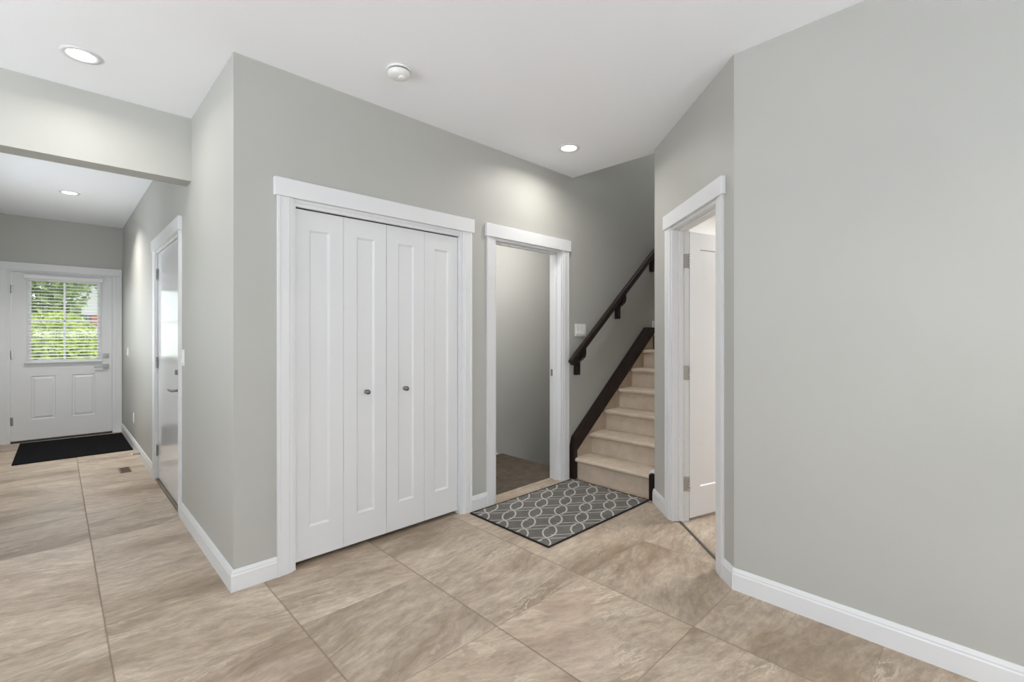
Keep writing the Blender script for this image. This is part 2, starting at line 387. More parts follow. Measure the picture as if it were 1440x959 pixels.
# ------------------------------------------------------------------ casings (local: x along the wall, -y towards the viewer)
def casing(name, label, w0, w1, top, loc, rotz, depth=T, hdr=0.098, cw=CW, flip=False, ends=(0.018, 0.018)):
    """w0..w1 the opening; wall surface is y=0; wall body is +y"""
    e = thing(name, label, 'door casing', loc, rotz, kind='structure')
    th = 0.018
    for a, b, inner in ((w0-cw, w0, 1), (w1, w1+cw, -1)):
        f = bm_new()
        o, i = (a, b) if inner == 1 else (b, a); s = 1 if inner == 1 else -1
        # outline in plan: stepped flat casing
        pts = [(o, 0), (o, -th), (o+s*0.012, -th), (o+s*0.016, -th*0.86), (i-s*0.020, -th*0.80), (i-s*0.016, -th*0.62), (i, -th*0.55), (i, 0)]
        prism(f, pts, 'z', 0, top)
        obj('side_casing', f, M['white'], e)
    f = bm_new()
    box(f, w0-cw-ends[0], w1+cw+ends[1], -0.026, 0, top, top+hdr)
    obj('head_casing', f, M['white'], e, bevel=0.0025)
    f = bm_new()
    jt = 0.018
    box(f, w0, w0+jt, -0.001, depth, 0, top-jt); box(f, w1-jt, w1, -0.001, depth, 0, top-jt); box(f, w0, w1, -0.001, depth, top-jt, top)
    obj('jamb', f, M['white'], e, bevel=0.001)
    return e
c1 = casing('trim_1', 'white casing with a broad flat head around the bifold closet', CL[0], CL[1], CL[2], (0, YF, 0), 0)
# head stop of the closet
f = bm_new(); box(f, CL[0]+0.018, CL[1]-0.018, 0.004, 0.024, 2.014, CL[2]-0.018)
obj('head_stop', f, M['white'], c1)
c2 = casing('trim_2', 'white casing around the open basement doorway', BD[0], BD[1], BD[2], (0, YF, 0), 0)
f = bm_new(); sx = BD[1]-0.018
box(f, sx-0.012, sx, 0.05, 0.085, 0, BD[2]-0.018); box(f, BD[0]+0.018, BD[0]+0.03, 0.05, 0.085, 0, BD[2]-0.018); box(f, BD[0]+0.018, sx, 0.05, 0.085, BD[2]-0.030, BD[2]-0.018)
obj('door_stop_strip', f, M['white'], c2, bevel=0.001)
f = bm_new(); box(f, sx-0.002, sx+0.001, 0.090, 0.118, 0.93, 0.99)
obj('strike_plate', f, M['nickel'], c2)['label'] = 'brushed nickel strike plate on the jamb'
c3 = casing('trim_3', 'white casing around the glossy side door in the hall', -SD[1], -SD[0], SD[2], (XH, 0, 0), R(-90))
c4 = casing('trim_4', 'white casing around the front entry door', ED[0], ED[1], ED[2], (0, YE, 0), 0, depth=0.15, hdr=0.090, ends=(0.018, 0.0))
# angled door casing: local frame has the other room at -y, so mirror by turning half a turn from the far end
c5 = casing('trim_5', 'white casing around the half open door in the angled wall', LA-BO[1], LA-BO[0], BO[2], (B0.x, B0.y, 0), angA+math.pi, depth=0.12)
f = bm_new(); a, b = LA-BO[1]+0.018, LA-BO[0]-0.018
box(f, a, a+0.012, 0.045, 0.075, 0, BO[2]-0.018); box(f, b-0.012, b, 0.045, 0.075, 0, BO[2]-0.018); box(f, a, b, 0.045, 0.075, BO[2]-0.030, BO[2]-0.018)
obj('door_stop_strip', f, M['white'], c5, bevel=0.001)
f = bm_new(); box(f, a, b, 0.045, 0.062, 0.0, 0.006)
tag(obj('threshold_strip', f, M['steel'], None, (B0.x, B0.y, 0.0), angA+math.pi, 0.001), 'dark metal threshold strip on the tile under the half open door', 'threshold', kind='structure')
f = bm_new(); box(f, XH-0.005, XH+T, SD[0]+0.018, SD[1]-0.018, 0.0, 0.012)
tag(obj('threshold_board', f, M['bronze'], None), 'brown threshold under the glossy side door in the hall', 'threshold', kind='structure')
f = bm_new(); prism(f, [(YE-0.02, 0), (YE-0.02, 0.012), (YE+0.03, 0.022), (YE+0.15, 0.022), (YE+0.15, 0)], 'x', ED[0]+0.018, ED[1]-0.018)
tag(obj('threshold_board', f, M['dark'], None), 'black threshold under the front entry door', 'threshold', kind='structure')

# ------------------------------------------------------------------ panelled slabs (local: x width, z height, front face y=0 facing -y)
def slab(W, Hh, Tt, panels, depth=0.008, sl=0.010, raised=False, hole=None):
    bm = bm_new()
    def q(*ps):
        f_ = bm.faces.new([bm.verts.new(p) for p in ps]); return f_
    for side in (0, 1):
        Y = 0 if side == 0 else Tt; s = 1 if side == 0 else -1
        cells = list(panels) + ([hole] if hole else [])
        xs = sorted({0, W, *[c[0] for c in cells], *[c[1] for c in cells]}); zs = sorted({0, Hh, *[c[2] for c in cells], *[c[3] for c in cells]})
        for i in range(len(xs)-1):
            for j in range(len(zs)-1):
                cx, cz = (xs[i]+xs[i+1])/2, (zs[j]+zs[j+1])/2
                if any(c[0] < cx < c[1] and c[2] < cz < c[3] for c in cells): continue
                q((xs[i], Y, zs[j]), (xs[i+1], Y, zs[j]), (xs[i+1], Y, zs[j+1]), (xs[i], Y, zs[j+1]))
        for (x0, x1, z0, z1) in panels:
            prev = (x0, x1, z0, z1, Y)
            steps = [(sl, depth)] if not raised else [(0.006, depth), (0.018, depth*0.9), (0.034, depth*0.1)]
            for (ins, dp) in steps:
                cur = (x0+ins, x1-ins, z0+ins, z1-ins, Y+s*dp)
                A = [(prev[0], prev[4], prev[2]), (prev[1], prev[4], prev[2]), (prev[1], prev[4], prev[3]), (prev[0], prev[4], prev[3])]
                B = [(cur[0], cur[4], cur[2]), (cur[1], cur[4], cur[2]), (cur[1], cur[4], cur[3]), (cur[0], cur[4], cur[3])]
                for k in range(4): q(A[k], A[(k+1) % 4], B[(k+1) % 4], B[k])
                prev = cur
            q((prev[0], prev[4], prev[2]), (prev[1], prev[4], prev[2]), (prev[1], prev[4], prev[3]), (prev[0], prev[4], prev[3]))
    for ps in (((0,0,0),(W,0,0),(W,Tt,0),(0,Tt,0)), ((0,0,Hh),(W,0,Hh),(W,Tt,Hh),(0,Tt,Hh)), ((0,0,0),(0,Tt,0),(0,Tt,Hh),(0,0,Hh)), ((W,0,0),(W,Tt,0),(W,Tt,Hh),(W,0,Hh))): q(*ps)
    if hole:
        x0, x1, z0, z1 = hole
        for ps in (((x0,0,z0),(x1,0,z0),(x1,Tt,z0),(x0,Tt,z0)), ((x0,0,z1),(x1,0,z1),(x1,Tt,z1),(x0,Tt,z1)), ((x0,0,z0),(x0,Tt,z0),(x0,Tt,z1),(x0,0,z1)), ((x1,0,z0),(x1,Tt,z0),(x1,Tt,z1),(x1,0,z1))): q(*ps)
    bmesh.ops.remove_doubles(bm, verts=bm.verts, dist=1e-5)
    bmesh.ops.recalc_face_normals(bm, faces=bm.faces)
    return bm
# closet bifold doors: two pairs of two leaves
DY = YF+0.028
cx0, cx1 = CL[0]+0.020, CL[1]-0.020
lw = (cx1-cx0-0.009)/4
def bifold(n, x0, knob_leaf, label):
    e = thing('door_%d' % n, label, 'closet door', (x0, DY, 0.028), 0, kind='structure')
    for k in range(2):
        f = slab(lw, 1.980, 0.034, [(0.082, lw-0.082, 0.178, 1.872)], 0.009, 0.012)
        lf = obj('door_leaf', f, M['white'], e, (k*(lw+0.002), 0, 0), bevel=0.0012)
        if k == knob_leaf:
            g = bm_new()
            lathe(g, [(0.013, 0.0), (0.013, -0.004), (0.007, -0.007), (0.006, -0.014), (0.012, -0.019), (0.0155, -0.025), (0.0150, -0.031), (0.009, -0.036), (0.001, -0.037)][::-1], (0, 0, 0), 'y', 24)
            kx = lw*0.5 + (0.003 if k == 1 else -0.01)
            kb = obj('knob', g, M['knob'], lf, (kx, 0, 0.920)); kb['label'] = 'small round pewter knob'
    return e
bifold(1, cx0, 1, 'left pair of white bifold closet leaves with a round knob')
bifold(2, cx0+2*lw+0.005, 0, 'right pair of white bifold closet leaves beside the basement doorway')
f = bm_new(); box(f, cx0-0.002, cx1+0.002, DY+0.002, DY+0.030, 2.010, 2.033)
obj('track', f, M['dark'], c1, (0, -YF, 0))['label'] = 'dark metal bifold track'
# basement door itself stands open out of sight; hinges of the other doors
def hinge(parent, loc, rotz=0, h=0.10, w=0.034):
    f = bm_new(); box(f, -w, -0.003, -0.0015, 0.0015, 0, h); box(f, 0.003, w, -0.0015, 0.0015, 0, h)
    for k in range(5): lathe(f, [(0.0001, k*h/5+0.001), (0.0058, k*h/5+0.001), (0.0058, (k+1)*h/5-0.001), (0.0001, (k+1)*h/5-0.001)], (0, -0.003, 0), 'z', 12)
    return obj('hinge', f, M['nickel'], parent, loc, rotz)
# side door in the hall
sdw = SD[1]-SD[0]-0.044
d3 = thing('door_3', 'glossy white flush side door in the hall wall with brushed lever', 'door', (XH+0.014, SD[1]-0.022, 0.018), R(-90), kind='structure')
obj('door_slab', slab(sdw, 2.010, 0.042, []), M['gloss'], d3, bevel=0.0015)
for z in (0.20, 0.985, 1.775): hinge(d3, (-0.004, -0.007, z), 0, 0.1, 0.024)
def lever(parent, x, z, flip=1, square=True, lock=0.14):
    g = bm_new()
    if square: box(g, x-0.031, x+0.031, -0.009, 0, z-0.031, z+0.031)
    else: lathe(g, [(0.001, 0), (0.031, 0), (0.031, -0.006), (0.026, -0.010), (0.001, -0.010)][::-1], (x, 0, z), 'y', 28)
    lathe(g, [(0.001, -0.005), (0.010, -0.005), (0.010, -0.050), (0.001, -0.050)][::-1], (x, 0, z), 'y', 20)
    box(g, min(x, x+flip*0.115)-0.006, max(x, x+flip*0.115)+0.006, -0.056, -0.044, z-0.009, z+0.009)
    obj('lever_handle', g, M['nickel'], parent, bevel=0.0015)
    g = bm_new(); zz = z+lock
    if square: box(g, x-0.031, x+0.031, -0.009, 0, zz-0.031, zz+0.031)
    else: lathe(g, [(0.001, 0), (0.031, 0), (0.031, -0.006), (0.026, -0.012), (0.001, -0.012)][::-1], (x, 0, zz), 'y', 28)
    box(g, x-0.006, x+0.006, -0.030, -0.009, zz-0.018, zz+0.018)
    obj('deadbolt', g, M['nickel'], parent, bevel=0.0015)
lever(d3, sdw-0.075, 0.87, -1, False, 0.135)
# entry door
ew = ED[1]-ED[0]-0.044
d4 = thing('door_4', 'white front entry door with a blind covered window and two raised panels', 'front door', (ED[0]+0.022, YE+0.014, 0.020), 0, kind='structure')
X0 = ED[0]+0.022
hole = (-0.222-X0, 0.402-X0, 0.965, 1.950)
pz0, pz1 = 0.245, 0.775
obj('door_slab', slab(ew, 2.045, 0.045, [(-0.215-X0, 0.000-X0, pz0, pz1), (0.150-X0, 0.370-X0, pz0, pz1)], 0.010, raised=True, hole=hole), M['white'], d4, bevel=0.0012)
for z in (0.19, 0.99, 1.78): hinge(d4, (-0.004, -0.007, z), 0, 0.1, 0.022)
lever(d4, 0.478-X0, 0.865, -1, True, 0.140)
g = bm_new()                                  # window insert: frame, muntins
hx0, hx1, hz0, hz1 = hole
for a, b, c_, d_ in ((hx0-0.028, hx0+0.010, hz0-0.028, hz1+0.028), (hx1-0.010, hx1+0.028, hz0-0.028, hz1+0.028), (hx0+0.010, hx1-0.010, hz1-0.010, hz1+0.028), (hx0+0.010, hx1-0.010, hz0-0.028, hz0+0.010)):
    box(g, a, b, -0.010, 0.004, c_, d_)
wf = obj('window_frame', g, M['white'], d4, bevel=0.002)
g = bm_new(); mx = 0.082-X0; mz = (hz0+hz1)/2
box(g, mx-0.010, mx+0.010, 0.016, 0.024, hz0, hz1); box(g, hx0, hx1, 0.016, 0.024, mz-0.006, mz+0.006)
obj('muntin', g, M['white'], wf)
g = bm_new(); box(g, hx0, hx1, 0.026, 0.030, hz0, hz1)
obj('pane', g, M['glass'], wf)
# blind mounted on the door
bl = thing('window_blind', 'white slatted blind hanging over the front entry door window', 'blind', (X0, YE+0.014, 0.020), 0)
g = bm_new(); box(g, hx0-0.055, hx1+0.045, -0.062, -0.012, hz1+0.018, hz1+0.062)
obj('headrail', g, M['slatm'], bl, bevel=0.003)
ns = 25
zt, zb = hz1+0.012, hz0+0.012
for k in range(ns):
    z = zt - (k+0.5)*(zt-zb)/ns
    g = bm_new(); wd = 0.0125
    pts = [(-0.034-wd, z-0.0050), (-0.034, z+0.0012), (-0.034+wd, z+0.0034), (-0.034+wd, z+0.0020), (-0.034, z-0.0002), (-0.034-wd, z-0.0064)]
    prism(g, pts, 'x', hx0-0.018, hx1+0.018)
    obj('slat', g, M['slatm'], bl)
g = bm_new(); box(g, hx0-0.045, hx1+0.035, -0.050, -0.018, hz0-0.030, hz0-0.008)
obj('bottom_rail', g, M['slatm'], bl, bevel=0.002)
g = bm_new()
for cxp in (hx0+0.10, hx1-0.10): 
    for yy in (-0.047, -0.021): tube(g, [(cxp, yy, hz0-0.01), (cxp, yy, hz1+0.02)], 0.0011, 6)
obj('ladder_cord', g, M['slatm'], bl)
# half open door in the angled wall
hs = LA-BO[1]+0.018                              # local x of the far jamb face
Lm = Matrix.Translation((B0.x, B0.y, 0)) @ Matrix.Rotation(angA+math.pi, 4, 'Z')
hp = Lm @ Vector((hs+0.003, 0.120, 0.0))
d5 = thing('door_5', 'white shaker door standing half open in the angled wall', 'door', (hp.x, hp.y, 0.022), R(-16), kind='structure')
bw = BO[1]-BO[0]-0.042
obj('door_slab', slab(bw, 2.000, 0.035, [(0.105, bw-0.105, 0.205, 1.885)], 0.009, 0.006), M['white'], d5, (0.006, 0.0, 0), bevel=0.0012)
for z in (0.19, 0.965, 1.745):
    g = bm_new(); h = 0.1
    box(g, 0.005, 0.006, 0.000, 0.034, 0, h)
    for k in range(5): lathe(g, [(0.0001, k*h/5+0.001), (0.006, k*h/5+0.001), (0.006, (k+1)*h/5-0.001), (0.0001, (k+1)*h/5-0.001)], (0, 0, 0), 'z', 12)
    hg = obj('hinge', g, M['satin_hinge'], d5, (0, 0, z))
    g = bm_new(); box(g, 0.018, 0.0195, 0.082, 0.120, z+0.022, z+0.122)
    obj('hinge_leaf', g, M['satin_hinge'], c5, (LA-BO[1], 0, 0))

# ------------------------------------------------------------------ staircase
st = thing('staircase', 'beige carpeted staircase with dark wooden stringers rising to a landing', 'staircase', (3.40, 2.28, 0))
SX = 3.40
RUN, RISE = 0.2365, 0.190
y0, y1 = 1.905-2.28, 2.662-2.28
for k in range(7):
    x = k*RUN; z = (k+1)*RISE; g = bm_new(); last = k == 6
    xb = x + (RUN+0.03 if not last else 5.99-SX-x)
    r = 0.019; cxn = x-0.018; czn = z-r
    pts = [(xb, z), (cxn, z)] + [(cxn - r*math.sin(R(a)), czn + r*math.cos(R(a))) for a in range(20, 181, 20)] + [(x+0.004, czn-r*0.9), (x+0.002, czn-r-0.01), (x, z-RISE-0.0), (xb, z-RISE)]
    prism(g, pts, 'y', y0, y1)
    o = obj('step' if not last else 'landing', g, M['carpet'], st)
    for p_ in o.data.polygons: p_.use_smooth = False
sl = 0.794
def zl(x): return 0.213 + (x-3.344)*sl       # lower edge of the dark cap band
VW = 0.138
for nm, ya, yb in (('stringer', 2.640, YF-0.001), ('stringer', YS+0.001, 1.900)):
    g = bm_new(); xe = 4.645
    if ya > 2: pts = [(3.350, 0), (3.350, zl(3.35)+0.012), (3.350, zl(3.35)+VW*0.55), (3.375, zl(3.375)+VW), (xe, zl(xe)+VW), (4.86, zl(xe)+VW), (5.9, zl(xe)+VW), (5.9, 1.345), (4.80, 1.345), (4.80, zl(4.76)), (3.396, zl(3.396)), (3.396, 0)]
    else: pts = [(3.350, 0), (3.350, 0.200), (3.46, 0.215), (xe, zl(xe)-0.02), (5.9, zl(xe)-0.02), (5.9, 1.2), (4.8, 1.2), (3.396, 0.02), (3.396, 0)]
    pts = [(p-SX, q_) for p, q_ in pts]
    prism(g, pts, 'y', ya-2.28, yb-2.28)
    o = obj(nm, g, M['wood'], st, bevel=0.002); o['label'] = 'dark espresso wood stringer'
g = bm_new()
prism(g, [(3.400-SX, 0), (3.400-SX, zl(3.40)-0.002), (4.79-SX, zl(4.79)-0.002), (4.79-SX, 0)], 'y', 2.6625-2.28, YF-0.001-2.28)
o = obj('side_panel', g, M['carpet'], st)
g = bm_new(); box(g, 3.356-SX, 3.47-SX, 1.842-2.28, 1.898-2.28, 0.216, 0.226)
obj('white_cap', g, M['white'], st)['label'] = 'small white painted cap block'

# handrail
hr = thing('handrail', 'dark wooden stair handrail on three wall brackets', 'handrail', (3.40, YF, 0))
g = bm_new(); yc = -0.085
ang = math.atan(0.796); x0, z0 = 3.262-SX, 1.012; x1 = 5.3-SX; L = (x1-x0)/math.cos(ang)
hw, hh = 0.025, 0.058
prof = [(-hw*0.62, 0), (hw*0.62, 0), (hw*0.72, 0.018), (hw, 0.030), (hw, 0.045), (hw*0.72, hh-0.003), (hw*0.3, hh), (-hw*0.3, hh), (-hw*0.72, hh-0.003), (-hw, 0.045), (-hw, 0.030), (-hw*0.72, 0.018)]
ca, sa = math.cos(ang), math.sin(ang)
def rp(t, y, u): return (x0 + t*ca - u*sa, yc+y, z0 + t*sa + u*ca)
v0 = [g.verts.new(rp(0.03 - 0.0*u, y, u)) for y, u in prof]; v1 = [g.verts.new(rp(L, y, u)) for y, u in prof]
fs = [g.faces.new(v0), g.faces.new(v1[::-1])]
for i in range(len(prof)): fs.append(g.faces.new((v0[i], v0[(i+1) % len(prof)], v1[(i+1) % len(prof)], v1[i])))
bmesh.ops.recalc_face_normals(g, faces=fs)
obj('rail', g, M['wood'], hr, bevel=0.003)
for bx_ in (3.435, 4.100, 4.785):
    zb_ = z0 + (bx_-SX-x0)*0.796       # underside of the rail there
    zb_ += 0.0
    g = bm_new()
    pts = [(-0.001, -0.215), (-0.001, -0.055), (-0.030, -0.020), (-0.060, 0.006), (-0.066, 0.030), (-0.108, 0.030), (-0.110, -0.020), (-0.100, -0.052), (-0.070, -0.078), (-0.045, -0.095), (-0.040, -0.110), (-0.040, -0.215)]
    prism(g, [(a_, b_+zb_) for a_, b_ in pts], 'x', bx_-SX-0.026, bx_-SX+0.026)
    obj('bracket', g, M['wood'], hr, bevel=0.003)

# basement landing and steps
bs = thing('basement_stairs', 'brown carpeted landing of the stairs behind the open basement doorway', 'stairs', (2.9, 3.3, 0))
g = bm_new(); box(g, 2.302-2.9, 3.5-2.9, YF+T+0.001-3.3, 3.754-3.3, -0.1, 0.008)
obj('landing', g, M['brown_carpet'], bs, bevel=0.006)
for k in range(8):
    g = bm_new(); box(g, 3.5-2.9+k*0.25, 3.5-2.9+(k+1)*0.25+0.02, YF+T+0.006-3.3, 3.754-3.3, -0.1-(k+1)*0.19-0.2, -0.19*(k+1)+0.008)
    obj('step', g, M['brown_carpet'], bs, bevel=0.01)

# ------------------------------------------------------------------ rug and mat
def rug():
    x0, x1, y0, y1 = 2.158, 3.338, 1.892, 2.652
    cxr, cyr = (x0+x1)/2, (y0+y1)/2
    A = Vector((0.1725, 0.0985)); V = Vector((0, 0.194)); O = Vector((2.331, 2.037))
    bm = bm_new()
    box(bm, x0, x1, y0, y1, 0, 0.007, 0)
    wl = bmesh.new()
    def ribbon(pts, wd, z):
        pv = None
        for i, p in enumerate(pts):
            d = (pts[min(i+1, len(pts)-1)]-pts[max(i-1, 0)]).normalized(); n_ = Vector((-d.y, d.x))*wd/2
            a, b = wl.verts.new((*(p+n_), z)), wl.verts.new((*(p-n_), z))
            if pv:
                fc = wl.faces.new((pv[0], pv[1], b, a))
                if fc.normal.z < 0: fc.normal_flip()
            pv = (a, b)
    Ah = A.normalized(); Pn = Vector((-Ah.y, Ah.x)); LAx = A.length
    for j in range(-8, 6):
        base = O + V*j
        for s in (1, -1):
            pts = []
            for i in range(-16, 9*8+1):
                t = i/8*1.0
                c_ = math.cos(math.pi*t)
                # flattened sine: oval links that cross midway between centres
                amp = s*0.043*math.copysign(abs(c_)**0.62, c_)
                pts.append(base + A*t + Pn*amp)
            ribbon(pts, 0.0115, 0.0082)
        B = A - V
        for i in range(-2, 9):
            nd = base + A*(i+0.5)
            for s in (0.20, -0.08):
                p = nd + A*s
                ribbon([p + B*0.10, p + B*0.90 - A*0.12], 0.0078, 0.0078)
    wl.normal_update()
    for f_ in wl.faces:
        if f_.normal.z < 0: f_.normal_flip()
    ins = 0.010
    for co, no in (((x0+ins, 0, 0), (-1, 0, 0)), ((x1-ins, 0, 0), (1, 0, 0)), ((0, y0+ins, 0), (0, -1, 0)), ((0, y1-ins, 0), (0, 1, 0))):
        bmesh.ops.bisect_plane(wl, geom=wl.verts[:]+wl.edges[:]+wl.faces[:], plane_co=co, plane_no=no, clear_outer=True)
    tmp = bpy.data.meshes.new('t'); wl.to_mesh(tmp); wl.free()
    n0 = len(bm.faces); bm.from_mesh(tmp); bm.faces.ensure_lookup_table()
    for f_ in bm.faces[n0:]: f_.material_index = 1
    bpy.data.meshes.remove(tmp)
    bmesh.ops.translate(bm, verts=bm.verts, vec=(-cxr, -cyr, 0))
    t = thing('area_rug', 'grey rug with pale interlaced oval lattice at the foot of the stairs', 'rug', (cxr, cyr, 0.0005), R(-0.4))
    obj('pile', bm, [M['rug'], M['rug_line']], t)
    g = bm_new(); a, b = (x1-x0)/2, (y1-y0)/2; e = 0.009
    box(g, -a-0.002, a+0.002, -b-0.002, -b+e, 0, 0.0095); box(g, -a-0.002, a+0.002, b-e, b+0.002, 0, 0.0095)
    box(g, -a-0.002, -a+e, -b+e, b-e, 0, 0.0095); box(g, a-e, a+0.002, -b+e, b-e, 0, 0.0095)
    obj('binding', g, M['rug_edge'], t, bevel=0.002)['label'] = 'dark bound edge'
rug()
g = bm_new(); prism(g, [(-0.315, 6.80), (0.628, 6.79), (0.628, 8.05), (-0.305, 8.09)], 'z', 0.0005, 0.010)
tag(obj('door_mat', g, M['mat_black'], None, bevel=0.003), 'plain black mat on the tile inside the front entry door', 'door mat')

# ------------------------------------------------------------------ small fittings
def recessed(x, y, label, power, r=0.058, spread=170):
    t = thing('recessed_light', label, 'ceiling light', (x, y, H), 0, 'round recessed ceiling lights')
    g = bm_new(); n = 40
    lathe_prof = [(r+0.024, -0.0005), (r+0.022, -0.005), (r+0.002, -0.006), (r, -0.003), (r-0.003, -0.0005)]
    rings = [[g.verts.new((a*math.cos(2*math.pi*k/n), a*math.sin(2*math.pi*k/n), z)) for k in range(n)] for a, z in lathe_prof]
    for i in range(len(rings)-1):
        for k in range(n): g.faces.new((rings[i][k], rings[i][(k+1) % n], rings[i+1][(k+1) % n], rings[i+1][k])).smooth = True
    bmesh.ops.recalc_face_normals(g, faces=g.faces)
    obj('trim_ring', g, M['white'], t)
    g = bm_new(); lathe(g, [(r-0.002, -0.0008), (r-0.004, -0.003), (r*0.5, -0.004)], (0, 0, 0), 'z', n)
    obj('lens', g, M['lens'], t)
    area('lamp_glow', (0, 0, -0.012), (0, 0, 0), r*1.8, r*1.8, power, (1.0, 0.965, 0.91), 'DISK', t, spread)
    return t
recessed(0.094, 3.272, 'lit recessed light in the ceiling in front of the dropped beam', 3.2, spread=160)
recessed(2.832, 2.284, 'lit recessed light in the ceiling near the staircase', 5.5, spread=160)
recessed(0.102, 6.526, 'lit recessed light in the entry hall ceiling beyond the beam', 14, spread=125)
for x, y in ((1.3, -0.6), (-1.4, -0.6), (1.3, -2.8), (-1.4, -2.8)):
    recessed(x, y, 'recessed light in the living area ceiling behind the viewer', 6, spread=125)
# light over the basement stairs and in the small room (out of view)
def dome(x, y, z, label, power):
    t = thing('ceiling_dome_light', label, 'ceiling light', (x, y, z))
    g = bm_new(); lathe(g, [(0.14, 0), (0.14, -0.02), (0.12, -0.05), (0.07, -0.075), (0.001, -0.08)], (0, 0, 0), 'z', 32)
    obj('shade', g, M['dome'], t)
    area('lamp_glow', (0, 0, -0.09), (0, 0, 0), 0.25, 0.25, power, (1, 0.985, 0.965), 'DISK', t)
dome(2.62, 3.36, H, 'dome light over the basement stair landing, out of view', 5)
dome(3.55, 3.00, H, 'added fill dome over the basement steps, out of view', 13)  # second lamp, added to light the right part of the basement wall
dome(4.6, 0.6, 2.44, 'dome light in the small room behind the half open door, out of view', 42)
# smoke detector
sm = thing('smoke_detector', 'round white smoke detector on the foyer ceiling', 'smoke detector', (1.336, 2.254, H))
g = bm_new(); lathe(g, [(0.066, -0.0005), (0.066, -0.008), (0.062, -0.010)], (0, 0, 0), 'z', 40)
obj('base_plate', g, M['plate'], sm)
g = bm_new(); lathe(g, [(0.050, -0.010), (0.052, -0.016), (0.060, -0.017), (0.060, -0.026), (0.055, -0.036), (0.044, -0.041), (0.001, -0.043)], (0, 0, 0), 'z', 40)
obj('housing', g, M['plate'], sm)
g = bm_new(); lathe(g, [(0.057, -0.0090), (0.057, -0.0165)], (0, 0, 0), 'z', 40)
obj('vent_slot', g, M['steel'], sm)
g = bm_new(); lathe(g, [(0.020, -0.040), (0.020, -0.046), (0.016, -0.048)], (0.012, -0.012, 0), 'z', 24)
obj('test_button', g, M['plate'], sm)
# switches and outlets: local frame x width, -y out of the wall
def plate(name, label, cat, loc, rotz, gangs=1, kindp='rocker'):
    W = 0.070 + (gangs-1)*0.046; Hh = 0.115
    t = thing(name, label, cat, loc, rotz)
    g = bm_new(); box(g, -W/2, W/2, -0.006, -0.0003, -Hh/2, Hh/2)
    obj('wall_plate', g, M['plate'], t, bevel=0.002)
    for k in range(gangs):
        cx_ = (k-(gangs-1)/2)*0.046
        g = bm_new()
        if kindp == 'rocker': prism(g, [(-0.006, -0.036), (-0.015, -0.036), (-0.009, 0.0), (-0.012, 0.036), (-0.006, 0.036)], 'x', cx_-0.0165, cx_+0.0165)
        elif kindp == 'cover': box(g, cx_-0.030, cx_+0.030, -0.016, -0.006, -0.045, 0.045)
        else:
            box(g, cx_-0.016, cx_+0.016, -0.009, -0.006, 0.006, 0.036); box(g, cx_-0.016, cx_+0.016, -0.009, -0.006, -0.036, -0.006)
        obj('rocker' if kindp == 'rocker' else 'socket', g, M['plate'], t, bevel=0.0008)
    return t
plate('light_switch', 'white three gang light switch below the start of the handrail', 'light switch', (3.507, YF, 1.346), 0, 3)
plate('light_switch', 'white light switch beside the glossy side door in the hall', 'light switch', (XH, 3.985, 1.140), R(-90), 1)
plate('light_switch', 'small white switch on the hall wall nearest the front entry door', 'light switch', (XH, 7.52, 1.09), R(-90), 1)
plate('wall_outlet', 'white wall outlet low on the hall wall between mat and side door', 'outlet', (XH, 6.92, 0.345), R(-90), 1, 'outlet')
# floor register
fr = thing('floor_register', 'small bronze floor register set in the hall tile', 'floor vent', (0.478, 5.83, 0.0))
g = bm_new(); box(g, -0.045, 0.045, -0.115, 0.115, 0.0003, 0.004)
obj('frame', g, M['vent'], fr, bevel=0.001)
g = bm_new()
for k in range(14): box(g, -0.034, 0.034, -0.100+k*0.0148, -0.094+k*0.0148, 0.004, 0.0062)
obj('grille', g, M['bronze'], fr)
# spring door stop on the hall baseboard
ds = thing('door_stop', 'little metal spring door stop on the hall baseboard', 'door stop', (XH-0.015, 6.23, 0.062))
g = bm_new()
pts = [(-0.005-0.055*i/60, 0.006*math.cos(i*1.05), 0.006*math.sin(i*1.05)) for i in range(61)]
tube(g, pts, 0.0016, 6); lathe(g, [(0.010, 0.0), (0.010, -0.005)], (0, 0, 0), 'x', 16)
obj('spring', g, M['nickel'], ds)
g = bm_new(); lathe(g, [(0.009, -0.058), (0.010, -0.062), (0.009, -0.074), (0.004, -0.076)], (0, 0, 0), 'x', 16)
obj('tip', g, M['plate'], ds)

# windows behind the viewer
def win(n, loc, rotz, W, Hh, label):
    t = thing('window_%d' % n, label, 'window', loc, rotz, kind='structure')
    g = bm_new()
    for a, b, c_, d_ in ((-W/2, -W/2+0.05, 0, Hh), (W/2-0.05, W/2, 0, Hh), (-W/2+0.05, W/2-0.05, 0, 0.05), (-W/2+0.05, W/2-0.05, Hh-0.05, Hh), (-0.02, 0.02, 0.05, Hh-0.05)): box(g, a, b, 0.06, 0.12, c_, d_)
    obj('window_frame', g, M['white'], t)
    g = bm_new(); box(g, -W/2+0.05, W/2-0.05, 0.09, 0.094, 0.05, Hh-0.05); obj('pane', g, M['glass'], t)
win(1, (0.35, -4.36, 0.5), R(180), 1.7, 1.9, 'white framed window behind the viewer, nearer the blank wall')
win(2, (-2.1, -4.36, 0.5), R(180), 1.7, 1.9, 'white framed window behind the viewer, in the far corner')
win(4, (-0.62, 5.6, 0.7), R(90), 1.4, 1.4, 'added white framed window for the hall fill light, out of view')  # unseen window, added as an opening for the hall fill
win(3, (-3.36, 1.9, 0.5), R(90), 2.0, 1.9, 'wide white framed window in the side wall, out of view')

